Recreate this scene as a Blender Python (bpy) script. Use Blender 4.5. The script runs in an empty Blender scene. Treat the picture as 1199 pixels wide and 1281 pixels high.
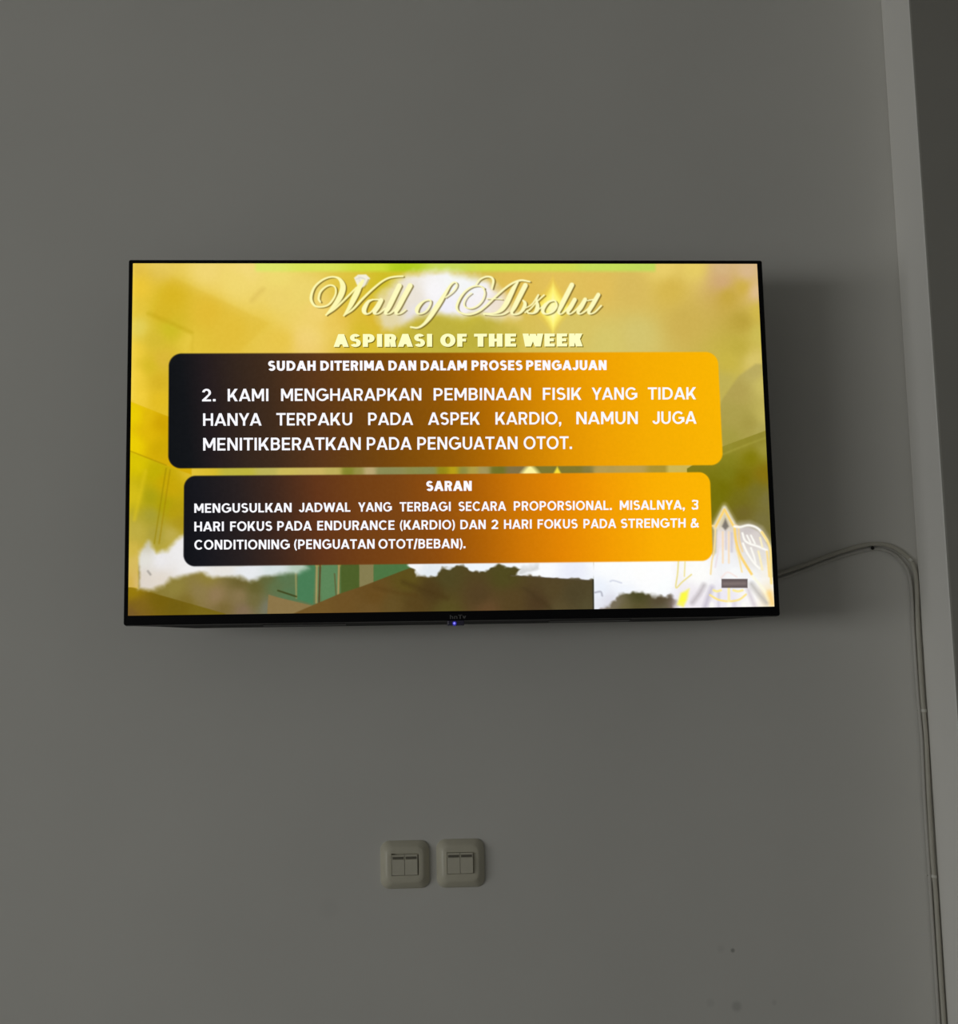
import bpy, bmesh, math, random
import numpy as np
from mathutils import Matrix, Vector

# ------------------------------------------------------------------ camera, world, light, exposure
scene = bpy.context.scene
C = scene.collection
scene.view_settings.view_transform = 'Standard'
scene.view_settings.look = 'None'
scene.view_settings.gamma = 1
scene.view_settings.exposure = 0.0
scene.view_settings.use_curve_mapping = False
scene.cycles.use_denoising = True
scene.cycles.max_bounces = 10
scene.cycles.diffuse_bounces = 6

cam_data = bpy.data.cameras.new('camera')
cam = bpy.data.objects.new('camera', cam_data)
C.objects.link(cam)
cam_data.sensor_fit = 'VERTICAL'
cam_data.sensor_height = 24.0
cam_data.lens = 24.0 * 2000.0 / 1281.0
right = Vector((0.99751606, -0.06723682, -0.02099815))
up = Vector((0.00996426, -0.16041302, 0.98699968))
fwd = Vector((0.06973109, 0.98475727, 0.1593446))
m = Matrix((right, up, -fwd)).transposed().to_4x4()
m.translation = Vector((-0.126843, -2.463467, 1.49984))
cam.matrix_world = m
cam_data.clip_start = 0.05
scene.camera = cam

world = bpy.data.worlds.new('overcast_sky')
scene.world = world
world.use_nodes = True
world.node_tree.nodes['Background'].inputs[0].default_value = (0.80, 0.88, 1.0, 1)
world.node_tree.nodes['Background'].inputs[1].default_value = 0.6

XL, XR, YF, ZC = -5.0, 2.6, -7.0, 3.25           # left wall, right wall, front wall, ceiling
WY0, WY1, WZ0, WZ1 = -6.50, -2.10, 0.95, 2.15    # window opening in the left wall
SUNLIGHT = 80.0
ld = bpy.data.lights.new('window_daylight', 'AREA')
ld.shape = 'RECTANGLE'
ld.size = WZ1 - WZ0
ld.size_y = WY1 - WY0
ld.energy = SUNLIGHT
ld.color = (1.0, 1.0, 0.955)
lo = bpy.data.objects.new('window_daylight', ld)
C.objects.link(lo)
lo.location = (XL - 0.02, (WY0 + WY1) / 2, (WZ0 + WZ1) / 2)
lo.rotation_euler = (0, -math.pi / 2, 0)


# ------------------------------------------------------------------ helpers
def link(o, parent=None):
    C.objects.link(o)
    if parent is not None:
        o.parent = parent
    return o


def tag(o, label=None, cat=None, group=None, kind=None):
    if label: o['label'] = label
    if cat: o['category'] = cat
    if group: o['group'] = group
    if kind: o['kind'] = kind
    return o


def empty(name, loc, label, cat, group=None):
    o = bpy.data.objects.new(name, None)
    o.empty_display_size = 0.05
    link(o)
    o.location = loc
    return tag(o, label, cat, group)


def obj(name, bm, mat, parent=None, smooth=False):
    me = bpy.data.meshes.new(name)
    bmesh.ops.recalc_face_normals(bm, faces=bm.faces[:])
    bm.to_mesh(me)
    bm.free()
    me.materials.append(mat)
    if smooth:
        for p in me.polygons: p.use_smooth = True
        me.set_sharp_from_angle(angle=math.radians(38))
    return link(bpy.data.objects.new(name, me), parent)


def add_box(bm, x0, x1, y0, y1, z0, z1, bevel=0.0, seg=2):
    vs = [bm.verts.new((x, y, z)) for x in (x0, x1) for y in (y0, y1) for z in (z0, z1)]
    idx = [(0, 1, 3, 2), (4, 6, 7, 5), (0, 4, 5, 1), (2, 3, 7, 6), (0, 2, 6, 4), (1, 5, 7, 3)]
    fs = [bm.faces.new([vs[i] for i in f]) for f in idx]
    if bevel:
        es = list({e for f in fs for e in f.edges})
        bmesh.ops.bevel(bm, geom=es, offset=bevel, segments=seg, profile=0.5, affect='EDGES')
    return bm


def add_rings(bm, rings, cap0=False, cap1=False):
    vr = [[bm.verts.new(p) for p in r] for r in rings]
    for a, b in zip(vr[:-1], vr[1:]):
        n = len(a)
        for i in range(n):
            bm.faces.new((a[i], a[(i + 1) % n], b[(i + 1) % n], b[i]))
    if cap0: bm.faces.new(vr[0][::-1])
    if cap1: bm.faces.new(vr[-1])
    return bm


def rrect(hx, hz, r, y, cx=0, cz=0, n=7):
    """closed ring of a rounded rectangle in the x-z plane at depth y"""
    out = []
    for k, (sx, sz) in enumerate(((1, 1), (-1, 1), (-1, -1), (1, -1))):
        for i in range(n):
            a = math.pi / 2 * (k + i / (n - 1))
            out.append((cx + sx * (hx - r) + r * math.cos(a), y, cz + sz * (hz - r) + r * math.sin(a)))
    return out


def tube(bm, pts, r, n=10, cap=True):
    pts = [Vector(p) for p in pts]
    rings = []
    for i, p in enumerate(pts):
        t = (pts[min(i + 1, len(pts) - 1)] - pts[max(i - 1, 0)]).normalized()
        a = Vector((0, 1, 0))
        if abs(t.dot(a)) > 0.95: a = Vector((1, 0, 0))
        u = t.cross(a).normalized()
        v = t.cross(u).normalized()
        rings.append([p + (u * math.cos(2 * math.pi * k / n) + v * math.sin(2 * math.pi * k / n)) * r for k in range(n)])
    return add_rings(bm, rings, cap, cap)


def smooth_path(pts, k=8):
    P = np.array(pts, float)
    P = np.vstack([2 * P[0] - P[1], P, 2 * P[-1] - P[-2]])
    out = []
    for i in range(1, len(P) - 2):
        for t in np.linspace(0, 1, k, endpoint=False):
            a, b, c, d = P[i - 1:i + 3]
            out.append(.5 * ((2 * b) + (-a + c) * t + (2 * a - 5 * b + 4 * c - d) * t * t + (-a + 3 * b - 3 * c + d) * t ** 3))
    out.append(P[-2])
    return np.array(out)


def lin(c):
    c = np.asarray(c, float) / 255.0
    return np.where(c <= 0.04045, c / 12.92, ((c + 0.055) / 1.055) ** 2.4)


def mat(name, color, rough=0.6, spec=0.3, metal=0.0, noise=0.0, nscale=40.0, bump=0.0, bscale=200.0, emit=None, estr=1.0):
    mt = bpy.data.materials.new(name)
    mt.use_nodes = True
    nt = mt.node_tree
    b = nt.nodes['Principled BSDF']
    b.inputs['Roughness'].default_value = rough
    b.inputs['Specular IOR Level'].default_value = spec
    b.inputs['Metallic'].default_value = metal
    b.inputs['Base Color'].default_value = (*color, 1)
    tc = nt.nodes.new('ShaderNodeTexCoord')
    if noise:
        nz = nt.nodes.new('ShaderNodeTexNoise')
        nz.inputs['Scale'].default_value = nscale
        nz.inputs['Detail'].default_value = 5
        nt.links.new(tc.outputs['Object'], nz.inputs['Vector'])
        rp = nt.nodes.new('ShaderNodeValToRGB')
        rp.color_ramp.elements[0].position = 0.3
        rp.color_ramp.elements[1].position = 0.7
        rp.color_ramp.elements[0].color = (*[c * (1 - noise) for c in color], 1)
        rp.color_ramp.elements[1].color = (*[min(1, c * (1 + noise)) for c in color], 1)
        nt.links.new(nz.outputs['Fac'], rp.inputs['Fac'])
        nt.links.new(rp.outputs['Color'], b.inputs['Base Color'])
    if bump:
        n2 = nt.nodes.new('ShaderNodeTexNoise')
        n2.inputs['Scale'].default_value = bscale
        n2.inputs['Detail'].default_value = 4
        nt.links.new(tc.outputs['Object'], n2.inputs['Vector'])
        bp = nt.nodes.new('ShaderNodeBump')
        bp.inputs['Strength'].default_value = bump
        bp.inputs['Distance'].default_value = 0.002
        nt.links.new(n2.outputs['Fac'], bp.inputs['Height'])
        nt.links.new(bp.outputs['Normal'], b.inputs['Normal'])
    if emit is not None:
        b.inputs['Emission Color'].default_value = (*emit, 1)
        b.inputs['Emission Strength'].default_value = estr
    return mt


# ------------------------------------------------------------------ materials
WALLC = (0.70, 0.69, 0.655)
M_wall = mat('painted_plaster', WALLC, 0.85, 0.15, noise=0.025, nscale=3.0, bump=0.12, bscale=9.0)
M_pier_lit = mat('pier_lit_white', (0.88, 0.865, 0.83), 0.8, 0.2, noise=0.02, nscale=3.0, bump=0.1, bscale=9.0)  # paler than the wall so the pier's lit side comes out brighter
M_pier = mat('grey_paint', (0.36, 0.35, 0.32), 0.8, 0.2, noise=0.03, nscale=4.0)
M_ceil = mat('ceiling_paint', (0.45, 0.45, 0.44), 0.9, 0.1)
M_floor = mat('floor_tile', (0.22, 0.215, 0.20), 0.45, 0.4, noise=0.06, nscale=6.0)
M_frame = mat('window_paint', (0.6, 0.6, 0.58), 0.5, 0.3)
M_bezel = mat('black_plastic', (0.004, 0.004, 0.005), 0.4, 0.16)
M_house = mat('matt_black_plastic', (0.004, 0.004, 0.0042), 0.6, 0.15, bump=0.1, bscale=900)
M_steel = mat('black_steel', (0.02, 0.02, 0.02), 0.5, 0.4, metal=0.4)
M_logo = mat('grey_print', (0.14, 0.14, 0.14), 0.4, 0.4)
M_led = mat('blue_led', (0.02, 0.02, 0.2), 0.3, 0.4, emit=(0.24, 0.22, 1.0), estr=1.1)
M_glow = mat('blue_led_glow', (0.01, 0.01, 0.08), 0.3, 0.3, emit=(0.022, 0.02, 0.26), estr=1.0)  # dim blue emission imitating the halo of the power light
M_pod = mat('smoked_plastic', (0.05, 0.045, 0.08), 0.25, 0.5)
M_plate = mat('aged_ivory_plastic', (0.62, 0.59, 0.475), 0.36, 0.45, noise=0.03, nscale=60)
M_rock = mat('ivory_rocker_plastic', (0.64, 0.61, 0.50), 0.4, 0.4, noise=0.02, nscale=80)
M_band = mat('dark_band', (0.16, 0.15, 0.12), 0.4, 0.4)
M_cable = mat('cream_cable_jacket', (0.52, 0.50, 0.435), 0.5, 0.35, noise=0.05, nscale=30)
M_cable2 = mat('white_cable_jacket', (0.55, 0.535, 0.50), 0.5, 0.35)
M_clip = mat('white_clip_plastic', (0.70, 0.69, 0.64), 0.45, 0.35)
M_nail = mat('dark_nail', (0.012, 0.011, 0.010), 0.5, 0.4, metal=0.3)

# small scuffs of the paint: fixed spots in the wall's own coordinates
nt = M_wall.node_tree
bs = nt.nodes['Principled BSDF']
src = bs.inputs['Base Color'].links[0].from_socket
geo = nt.nodes.new('ShaderNodeTexCoord')
for (sx, sz, r, k) in ((0.4185, 1.2224, 0.0045, 0.55), (0.4207, 1.1406, 0.011, 0.80), (0.4784, 1.1446, 0.006, 0.9),
                       (0.381, 1.147, 0.009, 0.92), (0.40, 1.225, 0.008, 0.93), (-0.19, 1.30, 0.02, 0.965)):
    d = nt.nodes.new('ShaderNodeVectorMath'); d.operation = 'DISTANCE'
    nt.links.new(geo.outputs['Object'], d.inputs[0])
    d.inputs[1].default_value = (sx, 0, sz)
    mr = nt.nodes.new('ShaderNodeMapRange'); mr.interpolation_type = 'SMOOTHSTEP'
    mr.inputs[1].default_value = r * 0.25; mr.inputs[2].default_value = r
    mr.inputs[3].default_value = k; mr.inputs[4].default_value = 1.0
    nt.links.new(d.outputs['Value'], mr.inputs[0])
    mx = nt.nodes.new('ShaderNodeVectorMath'); mx.operation = 'SCALE'
    nt.links.new(src, mx.inputs[0]); nt.links.new(mr.outputs[0], mx.inputs['Scale'])
    src = mx.outputs[0]
nt.links.new(src, bs.inputs['Base Color'])


# ------------------------------------------------------------------ the room
T = 0.12


def struct(name, bm, mt):
    return tag(obj(name, bm, mt), kind='structure')


struct('floor', add_box(bmesh.new(), XL - T, XR + T, YF - T, T, -0.10, 0), M_floor)
struct('ceiling', add_box(bmesh.new(), XL - T, XR + T, YF - T, T, ZC, ZC + 0.1), M_ceil)
struct('wall_back', add_box(bmesh.new(), XL - T, XR + T, 0, T, 0, ZC), M_wall)
struct('wall_front', add_box(bmesh.new(), XL - T, XR + T, YF - T, YF, 0, ZC), M_ceil)
struct('wall_right', add_box(bmesh.new(), XR, XR + T, YF, 0, 0, ZC), M_ceil)
b = bmesh.new()
add_box(b, XL - T, XL, YF, WY0, 0, ZC)
add_box(b, XL - T, XL, WY1, 0, 0, ZC)
add_box(b, XL - T, XL, WY0, WY1, 0, WZ0)
add_box(b, XL - T, XL, WY0, WY1, WZ1, ZC)
struct('wall_left', b, M_ceil)
b = bmesh.new()
for a in ((WY0, WY0 + .05, WZ0, WZ1), (WY1 - .05, WY1, WZ0, WZ1), (WY0, WY1, WZ0, WZ0 + .05), (WY0, WY1, WZ1 - .05, WZ1),
          ((WY0 + WY1) / 2 - .02, (WY0 + WY1) / 2 + .02, WZ0, WZ1)):
    add_box(b, XL - T, XL - 0.05, *a)
struct('window_1', b, M_frame)

# the pier on the right: return face coloured lighter to stand in for side light, grey painted front
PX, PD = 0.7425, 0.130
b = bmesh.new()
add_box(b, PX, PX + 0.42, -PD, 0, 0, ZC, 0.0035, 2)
pier = struct('wall_pier', b, M_pier_lit)
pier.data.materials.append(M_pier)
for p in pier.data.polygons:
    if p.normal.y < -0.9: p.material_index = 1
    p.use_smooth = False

# ------------------------------------------------------------------ television
TZ, TY = 1.991, -0.150                           # centre height and depth of the glass
tv = empty('television', (0, 0, 0), 'wide black flat television hung on the wall showing a yellow slide', 'television')
tv.location = (0, TY, TZ - 0.277)
PIV = Vector(tv.location)


def tvobj(name, bm, mt, parent=None, smooth=False):
    o = obj(name, bm, mt, parent or tv, smooth)
    if parent is None:
        o.data.transform(Matrix.Translation(-PIV))
    return o


SX, SZ = 0.4705, 0.26242                         # half size of the lit picture
OX0, OX1, OZ0, OZ1 = -0.4764, 0.4780, TZ - 0.2762, TZ + 0.2675
ocx, ocz, ohx, ohz = (OX0 + OX1) / 2, (OZ0 + OZ1) / 2, (OX1 - OX0) / 2, (OZ1 - OZ0) / 2
b = bmesh.new()
add_rings(b, [rrect(SX, SZ, 0.0006, TY + 0.0015, 0, TZ), rrect(SX, SZ, 0.0006, TY - 0.0012, 0, TZ),
              rrect(ohx - 0.001, ohz - 0.001, 0.002, TY - 0.0016, ocx, ocz),
              rrect(ohx, ohz, 0.003, TY - 0.0004, ocx, ocz),
              rrect(ohx, ohz, 0.003, TY + 0.012, ocx, ocz),
              rrect(SX, SZ, 0.0006, TY + 0.012, 0, TZ)])
tvobj('bezel', b, M_bezel)
# back housing: full width behind the glass, tapering towards the wall
b = bmesh.new()
add_rings(b, [rrect(ohx - .0005, ohz - .0005, 0.003, TY + 0.0045, ocx, ocz),
              rrect(ohx - .0005, ohz - .0005, 0.003, TY + 0.014, ocx, ocz),
              rrect(ohx - 0.030, ohz - 0.004, 0.012, TY + 0.030, ocx, ocz - 0.0035),
              rrect(ohx - 0.075, ohz - 0.012, 0.020, TY + 0.062, ocx, ocz - 0.0120),
              rrect(ohx - 0.110, ohz - 0.060, 0.020, TY + 0.070, ocx, ocz - 0.04)], True, True)
tvobj('back_housing', b, M_house)
# speaker slots along the underside of the housing
for cx in (-0.22, 0.20):
    b = bmesh.new()
    add_box(b, cx - 0.06, cx + 0.06, TY + 0.018, TY + 0.046, OZ0 - 0.0006, OZ0 + 0.002, 0.0004, 1)
    tvobj('speaker_slot', b, M_bezel)
# wall bracket behind
b = bmesh.new()
add_box(b, -0.20, 0.20, -0.012, 0.0, TZ - 0.11, TZ + 0.11, 0.002, 1)
for x in (-0.15, 0.15):
    add_box(b, x - 0.018, x + 0.018, TY + 0.066, -0.010, TZ - 0.15, TZ + 0.13, 0.002, 1)
tvobj('wall_bracket', b, M_steel)
# light receiver below the logo, with its blue power light
b = bmesh.new()
add_box(b, -0.0125, 0.0125, TY - 0.0008, TY + 0.012, TZ - 0.2832, TZ - 0.2755, 0.0015, 2)
pod = tvobj('receiver_window', b, M_pod)
b = bmesh.new()
bmesh.ops.create_uvsphere(b, u_segments=16, v_segments=10, radius=0.0036,
                          matrix=Matrix.Translation((-0.0022, TY + 0.0008, TZ - 0.2802)))
lens = tvobj('led_glow', b, M_glow, pod, True)  # ball standing in for the glow around the power light, no real lens
lens.data.transform(Matrix.Translation(-PIV))
b = bmesh.new()
bmesh.ops.create_uvsphere(b, u_segments=16, v_segments=10, radius=0.0017,
                          matrix=Matrix.Translation((-0.0024, TY - 0.0021, TZ - 0.2803)))
led = tvobj('power_light', b, M_led, pod, True)
led.data.transform(Matrix.Translation(-PIV))
led['label'] = 'glowing blue power light'


# ------------------------------------------------------------------ lettering: a plain drawn sans, cap height 1
class Glyph:
    def __init__(self): self.v, self.f = [], []

    def face(self, pts):
        k = len(self.v)
        a = sum(p[0] * q[1] - q[0] * p[1] for p, q in zip(pts, pts[1:] + pts[:1]))
        self.v += pts if a > 0 else pts[::-1]
        self.f.append(tuple(range(k, k + len(pts))))

    def box(self, x0, x1, y0, y1): self.face([(x0, y0), (x1, y0), (x1, y1), (x0, y1)])

    def diag(self, xa, ya, xb, yb, tx): self.face([(xa, ya), (xa + tx, ya), (xb + tx, yb), (xb, yb)])

    def arc(self, cx, cy, rx, ry, a0, a1, t, th, n=20):
        P = []
        for i in range(n + 1):
            a = math.radians(a0 + (a1 - a0) * i / n)
            c, s_ = math.cos(a), math.sin(a)
            P.append(((cx + rx * c, cy + ry * s_), (cx + (rx - t) * c, cy + (ry - th) * s_)))
        for p, q in zip(P[:-1], P[1:]): self.face([p[0], q[0], q[1], p[1]])

    def ribbon(self, pts, t, k=7):
        P = smooth_path(pts, k)
        T = np.gradient(P, axis=0)
        T /= np.linalg.norm(T, axis=1)[:, None] + 1e-9
        N = np.c_[-T[:, 1], T[:, 0]] * t / 2
        L, R = P + N, P - N
        for i in range(len(P) - 1):
            self.face([tuple(L[i]), tuple(L[i + 1]), tuple(R[i + 1]), tuple(R[i])])


def glyph(c, t):
    """outline pieces, width and side bearings of one letter at stem weight t"""
    g = Glyph(); th = min(t * 0.90, .225); d = t * 1.10; sb = 0.075
    if c == 'A':
        w = .82 + t * .35; sb = .012
        g.diag(0, 0, w / 2 - d * .52, 1, d); g.diag(w - d, 0, w / 2 - d * .48, 1, d); g.box(w * .22, w * .78, .20, .20 + th * .92)
    elif c in 'BPR':
        w = .62 + t * .3
        g.box(0, t, 0, 1)
        if c == 'B':
            m = .53; r1 = (1 - m + th / 2) / 2; r2 = (m + th / 2) / 2
            for y in (0, m - th / 2, 1 - th): g.box(t * .5, w - r2, y, y + th)
            g.arc(w - r1 - .03, 1 - r1, r1, r1, -90, 90, t, th); g.arc(w - r2, r2, r2, r2, -90, 90, t, th)
        else:
            lo = .34 if c == 'P' else .38
            r = (1 - lo) / 2
            for y in (lo, 1 - th): g.box(t * .5, w - r, y, y + th)
            g.arc(w - r, 1 - r, r, r, -90, 90, t, th)
            if c == 'R': g.diag(w - d * 1.02, 0, w * .42, lo + th * .6, d)
    elif c in 'CGOQ':
        w = .93 if c != 'C' else .90
        a = {'C': (42, 318), 'G': (42, 352), 'O': (0, 360)}[c]
        g.arc(w / 2, .5, w / 2, .515, a[0], a[1], t, th, 32); sb = .05
        if c == 'C': w = .845
        if c == 'G': g.box(w * .52, w, .40, .40 + th); g.box(w - t * .95, w, .16, .42)
    elif c == 'D':
        w = .80; g.box(0, t, 0, 1)
        r = .5
        for y in (0, 1 - th): g.box(t * .5, w - r + .06, y, y + th)
        g.arc(w - r + .04, .5, r - .04, .5, -90, 90, t, th, 24)
    elif c in 'EFL':
        w = {'E': .60, 'F': .58, 'L': .55}[c]
        g.box(0, t, 0, 1)
        if c in 'EF': g.box(0, w, 1 - th, 1); g.box(0, w * .92, .5 - th * .45, .5 + th * .55)
        if c in 'EL': g.box(0, w, 0, th)
        sb = .06
    elif c == 'H':
        w = .74; g.box(0, t, 0, 1); g.box(w - t, w, 0, 1); g.box(0, w, .5 - th / 2, .5 + th / 2)
    elif c == 'I':
        w = t; g.box(0, t, 0, 1)
    elif c == 'J':
        w = .56; g.box(w - t, w, .30, 1); g.arc(w / 2, .30, w / 2, .315, 190, 360, t, th); sb = .05
    elif c == 'K':
        w = .70 + t * .3; g.box(0, t, 0, 1); g.diag(t * .4, .30, w - d * 1.25, 1, d * 1.2); g.diag(w - d * 1.15, 0, w * .30, .58, d * 1.15); sb = .06
    elif c == 'M':
        w = .90; g.box(0, t, 0, 1); g.box(w - t, w, 0, 1)
        g.diag(0, 1, w / 2 - d / 2, .22, d); g.diag(w - d, 1, w / 2 - d / 2, .22, d)
    elif c == 'N':
        w = .75; g.box(0, t, 0, 1); g.box(w - t, w, 0, 1); g.diag(0, 1, w - d * 1.05, 0, d * 1.05)
    elif c == 'S':
        w = .67; h = min(t * .92, .215); tt = min(t, .27); md = .52
        r1 = (1.012 - md + h / 2) / 2; r2 = (md + h / 2 + .012) / 2
        g.arc(w * .49, md - h / 2 + r1, w * .47, r1, 28, 272, tt, h, 26)
        g.arc(w * .51, -.012 + r2, w * .49, r2, 92, -152, tt, h, 26)
        sb = .05
    elif c == 'T':
        w = .70; g.box(0, w, 1 - th, 1); g.box(w / 2 - t / 2, w / 2 + t / 2, 0, 1); sb = .03
    elif c == 'U':
        w = .73; g.box(0, t, .36, 1); g.box(w - t, w, .36, 1); g.arc(w / 2, .37, w / 2, .385, 180, 360, t, th, 22)
    elif c in 'Vv':
        k = 1 if c == 'V' else .72
        w = .80 * k; g.diag(0, k, w / 2 - d / 2, 0, d); g.diag(w - d, k, w / 2 - d / 2, 0, d); sb = .01
    elif c == 'W':
        w = 1.20; q = w / 4
        g.diag(0, 1, q - d * .45, 0, d); g.diag(q - d * .45, 0, w / 2 - d / 2, .98, d); g.diag(w / 2 - d / 2, .98, 3 * q - d * .55, 0, d); g.diag(3 * q - d * .55, 0, w - d, 1, d); sb = .012
    elif c == 'Y':
        w = .78; g.diag(0, 1, w / 2 - d / 2, .38, d); g.diag(w - d, 1, w / 2 - d / 2, .38, d); g.box(w / 2 - t / 2, w / 2 + t / 2, 0, .44); sb = .01
    elif c in 'hn':
        w = .55; g.box(0, t, 0, 1 if c == 'h' else .72); g.arc(w / 2, .44, w / 2, .29, 0, 180, t, th); g.box(w - t, w, 0, .45)
    elif c == '2':
        w = .60
        g.arc(w / 2, .695, w / 2, .315, -38, 172, t, th); g.box(0, w, 0, th)
        g.face([(0, th * .8), (d * 1.25, th * .8), (w * .985, .585), (w * .79 - t * .35, .575)])
    elif c == '3':
        w = .60; e = th / 2
        g.ribbon([(.05, .82), (w * .25, .95), (w * .52, 1 - e + .01), (w * .85, .90), (w * .87, .72), (w * .72, .57), (w * .36, .53)], th)
        g.ribbon([(w * .36, .53), (w * .76, .50), (w - e, .29), (w * .83, .09), (w * .50, e - .01), (w * .20, .06), (.02, .22)], th)
    elif c == '&':
        w = .78; e = th / 2
        g.ribbon([(w - .02, .02), (w * .62, .34), (w * .30, .70), (w * .28, .86), (w * .44, 1 - e), (w * .60, .86), (w * .52, .70), (w * .22, .50), (e, .28), (w * .15, .06), (w * .42, e - .01), (w * .70, .15), (w * .92, .48)], th)
        sb = .05
    elif c == '.':
        w = t * 1.1; g.box(0, w, 0, w); sb = .05
    elif c == ',':
        w = t * 1.1; g.box(0, w, 0, w); g.face([(w * .35, 0), (w, 0), (w * .55, -.17), (w * .05, -.17)]); sb = .05
    elif c in '()':
        w = .12 + t * .85
        if c == '(': g.arc(.40, .44, .40, .70, 118, 242, t * .85, t * .6)
        else: g.arc(w - .40, .44, .40, .70, -62, 62, t * .85, t * .6)
        sb = .04
    elif c == '/':
        w = .42; g.diag(0, -.08, w - t, 1.04, t); sb = .0
    return g, w, sb


def text_mesh(s, t):
    V_, F_2, x = [], [], 0.0
    for c in s:
        g, w, sb = glyph(c, t)
        k = len(V_)
        V_ += [(px + x + sb, py) for px, py in g.v]
        F_2 += [tuple(i + k for i in f) for f in g.f]
        x += w + 2 * sb
    return np.array(V_), F_2


v, f = text_mesh('hnTv', 0.17)
v = (v - v.min(0)) / (v.max(0) - v.min(0))
b = bmesh.new()
vs = [b.verts.new((-0.0088 + p[0] * 0.0235, TY - 0.00175, TZ - 0.2738 + p[1] * 0.0058)) for p in v]
for q in f:
    try: b.faces.new([vs[i] for i in q])
    except ValueError: pass
lg = tvobj('maker_lettering', b, M_logo)
lg['label'] = 'small grey maker lettering on the lower bezel'

# ------------------------------------------------------------------ the slide on the screen
# sketch coordinates: the four corners of the picture as read off the slide, mapped onto the flat glass
SK = [(166.8, 329.3), (947.7, 330.3), (968.9, 758.3), (159.8, 770.9)]
GL = [(-SX, SZ), (SX, SZ), (SX, -SZ), (-SX, -SZ)]


def homography(src, dst):
    A = []
    for (x, y), (u, w) in zip(src, dst):
        A.append([x, y, 1, 0, 0, 0, -u * x, -u * y, -u])
        A.append([0, 0, 0, x, y, 1, -w * x, -w * y, -w])
    return np.linalg.svd(np.array(A, float))[2][-1].reshape(3, 3)


H_in, H_out = homography(SK, GL), homography(GL, SK)


def hmap(H, p):
    q = np.c_[p, np.ones(len(p))] @ H.T
    return q[:, :2] / q[:, 2:3]


NX, NZ = 1041, 581
gx, gz = np.meshgrid(np.linspace(-SX, SX, NX), np.linspace(SZ, -SZ, NZ))
sk = hmap(H_out, np.c_[gx.ravel(), gz.ravel()])
PXX, PYY = sk[:, 0], sk[:, 1]
IMG = np.zeros((NX * NZ, 3))                      # display colours 0..255
rng = np.random.default_rng(4)


def field(points, sel=slice(None), p=3.2):
    P = np.array([q[:2] for q in points], float)
    K = np.array([q[2] for q in points], float)
    X, Y = PXX[sel], PYY[sel]
    num = np.zeros((len(X), 3)); den = np.zeros(len(X))
    for (a, c), k in zip(P, K):
        w = 1.0 / ((X - a) ** 2 + (Y - c) ** 2 + 60.0) ** (p / 2)
        num += w[:, None] * k; den += w
    return num / den[:, None]


def put(alpha, color, sel=slice(None)):
    col = np.asarray(color, float)
    a = np.clip(alpha, 0, 1)[:, None]
    IMG[sel] = IMG[sel] * (1 - a) + col * a


def near(pts, pad):
    P = np.asarray(pts, float)
    return np.nonzero((PXX > P[:, 0].min() - pad) & (PXX < P[:, 0].max() + pad) &
                      (PYY > P[:, 1].min() - pad) & (PYY < P[:, 1].max() + pad))[0]


def seg_sd(pts, rad, sel):
    X, Y = PXX[sel], PYY[sel]
    best = np.full(len(sel), 1e9)
    for (p, q, r0, r1) in zip(pts[:-1], pts[1:], rad[:-1], rad[1:]):
        dx, dy = q[0] - p[0], q[1] - p[1]
        L = dx * dx + dy * dy + 1e-9
        t = np.clip(((X - p[0]) * dx + (Y - p[1]) * dy) / L, 0, 1)
        best = np.minimum(best, np.hypot(X - p[0] - t * dx, Y - p[1] - t * dy) - (r0 + (r1 - r0) * t))
    return best


def poly_sd(pts, sel):
    P = np.asarray(pts, float)
    X, Y = PXX[sel], PYY[sel]
    d = np.full(len(sel), 1e9); inside = np.zeros(len(sel), bool)
    for p, q in zip(P, np.roll(P, -1, 0)):
        dx, dy = q - p
        t = np.clip(((X - p[0]) * dx + (Y - p[1]) * dy) / (dx * dx + dy * dy + 1e-9), 0, 1)
        d = np.minimum(d, np.hypot(X - p[0] - t * dx, Y - p[1] - t * dy))
        if dy:
            cr = ((p[1] > Y) != (q[1] > Y)) & (X < dx * (Y - p[1]) / dy + p[0])
            inside ^= cr
    return np.where(inside, -d, d)


def poly(pts, color, soft=1.0, alpha=1.0, wob=None):
    sel = near(pts, soft * 2 + 8)
    sd = poly_sd(pts, sel)
    if wob is not None: sd = sd + wob[sel]
    a = np.clip(0.5 - sd / soft, 0, 1)
    a = a * a * (3 - 2 * a) * alpha
    put(a, field(color, sel) if isinstance(color, list) else color, sel)


def line(pts, r, color, soft=1.1, alpha=1.0, k=6, off=(0, 0)):
    """pts: (x, y) or (x, y, radius)"""
    A = np.array([(p[0], p[1], p[2] if len(p) > 2 else r) for p in pts], float)
    if k and len(A) > 2: A = smooth_path(A, k)
    A[:, 0] += off[0]; A[:, 1] += off[1]
    sel = near(A[:, :2], A[:, 2].max() + soft * 2)
    put(np.clip(0.5 - seg_sd(A[:, :2], A[:, 2], sel) / soft, 0, 1) * alpha, color, sel)


def vnoise(scale, seed):
    r = np.random.default_rng(seed)
    g = r.random((80, 140))
    x = (PXX - 140) / scale; y = (PYY - 300) / scale
    xi, yi = np.floor(x).astype(int), np.floor(y).astype(int)
    fx, fy = x - xi, y - yi
    fx, fy = fx * fx * (3 - 2 * fx), fy * fy * (3 - 2 * fy)
    xi %= 138; yi %= 78
    return (g[yi, xi] * (1 - fx) + g[yi, xi + 1] * fx) * (1 - fy) + (g[yi + 1, xi] * (1 - fx) + g[yi + 1, xi + 1] * fx) * fy - .5


cloudy = vnoise(16, 1) * 16 + vnoise(7, 2) * 9 + vnoise(3.5, 3) * 4
leafy = vnoise(9, 5) * 10 + vnoise(4, 6) * 6

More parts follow.
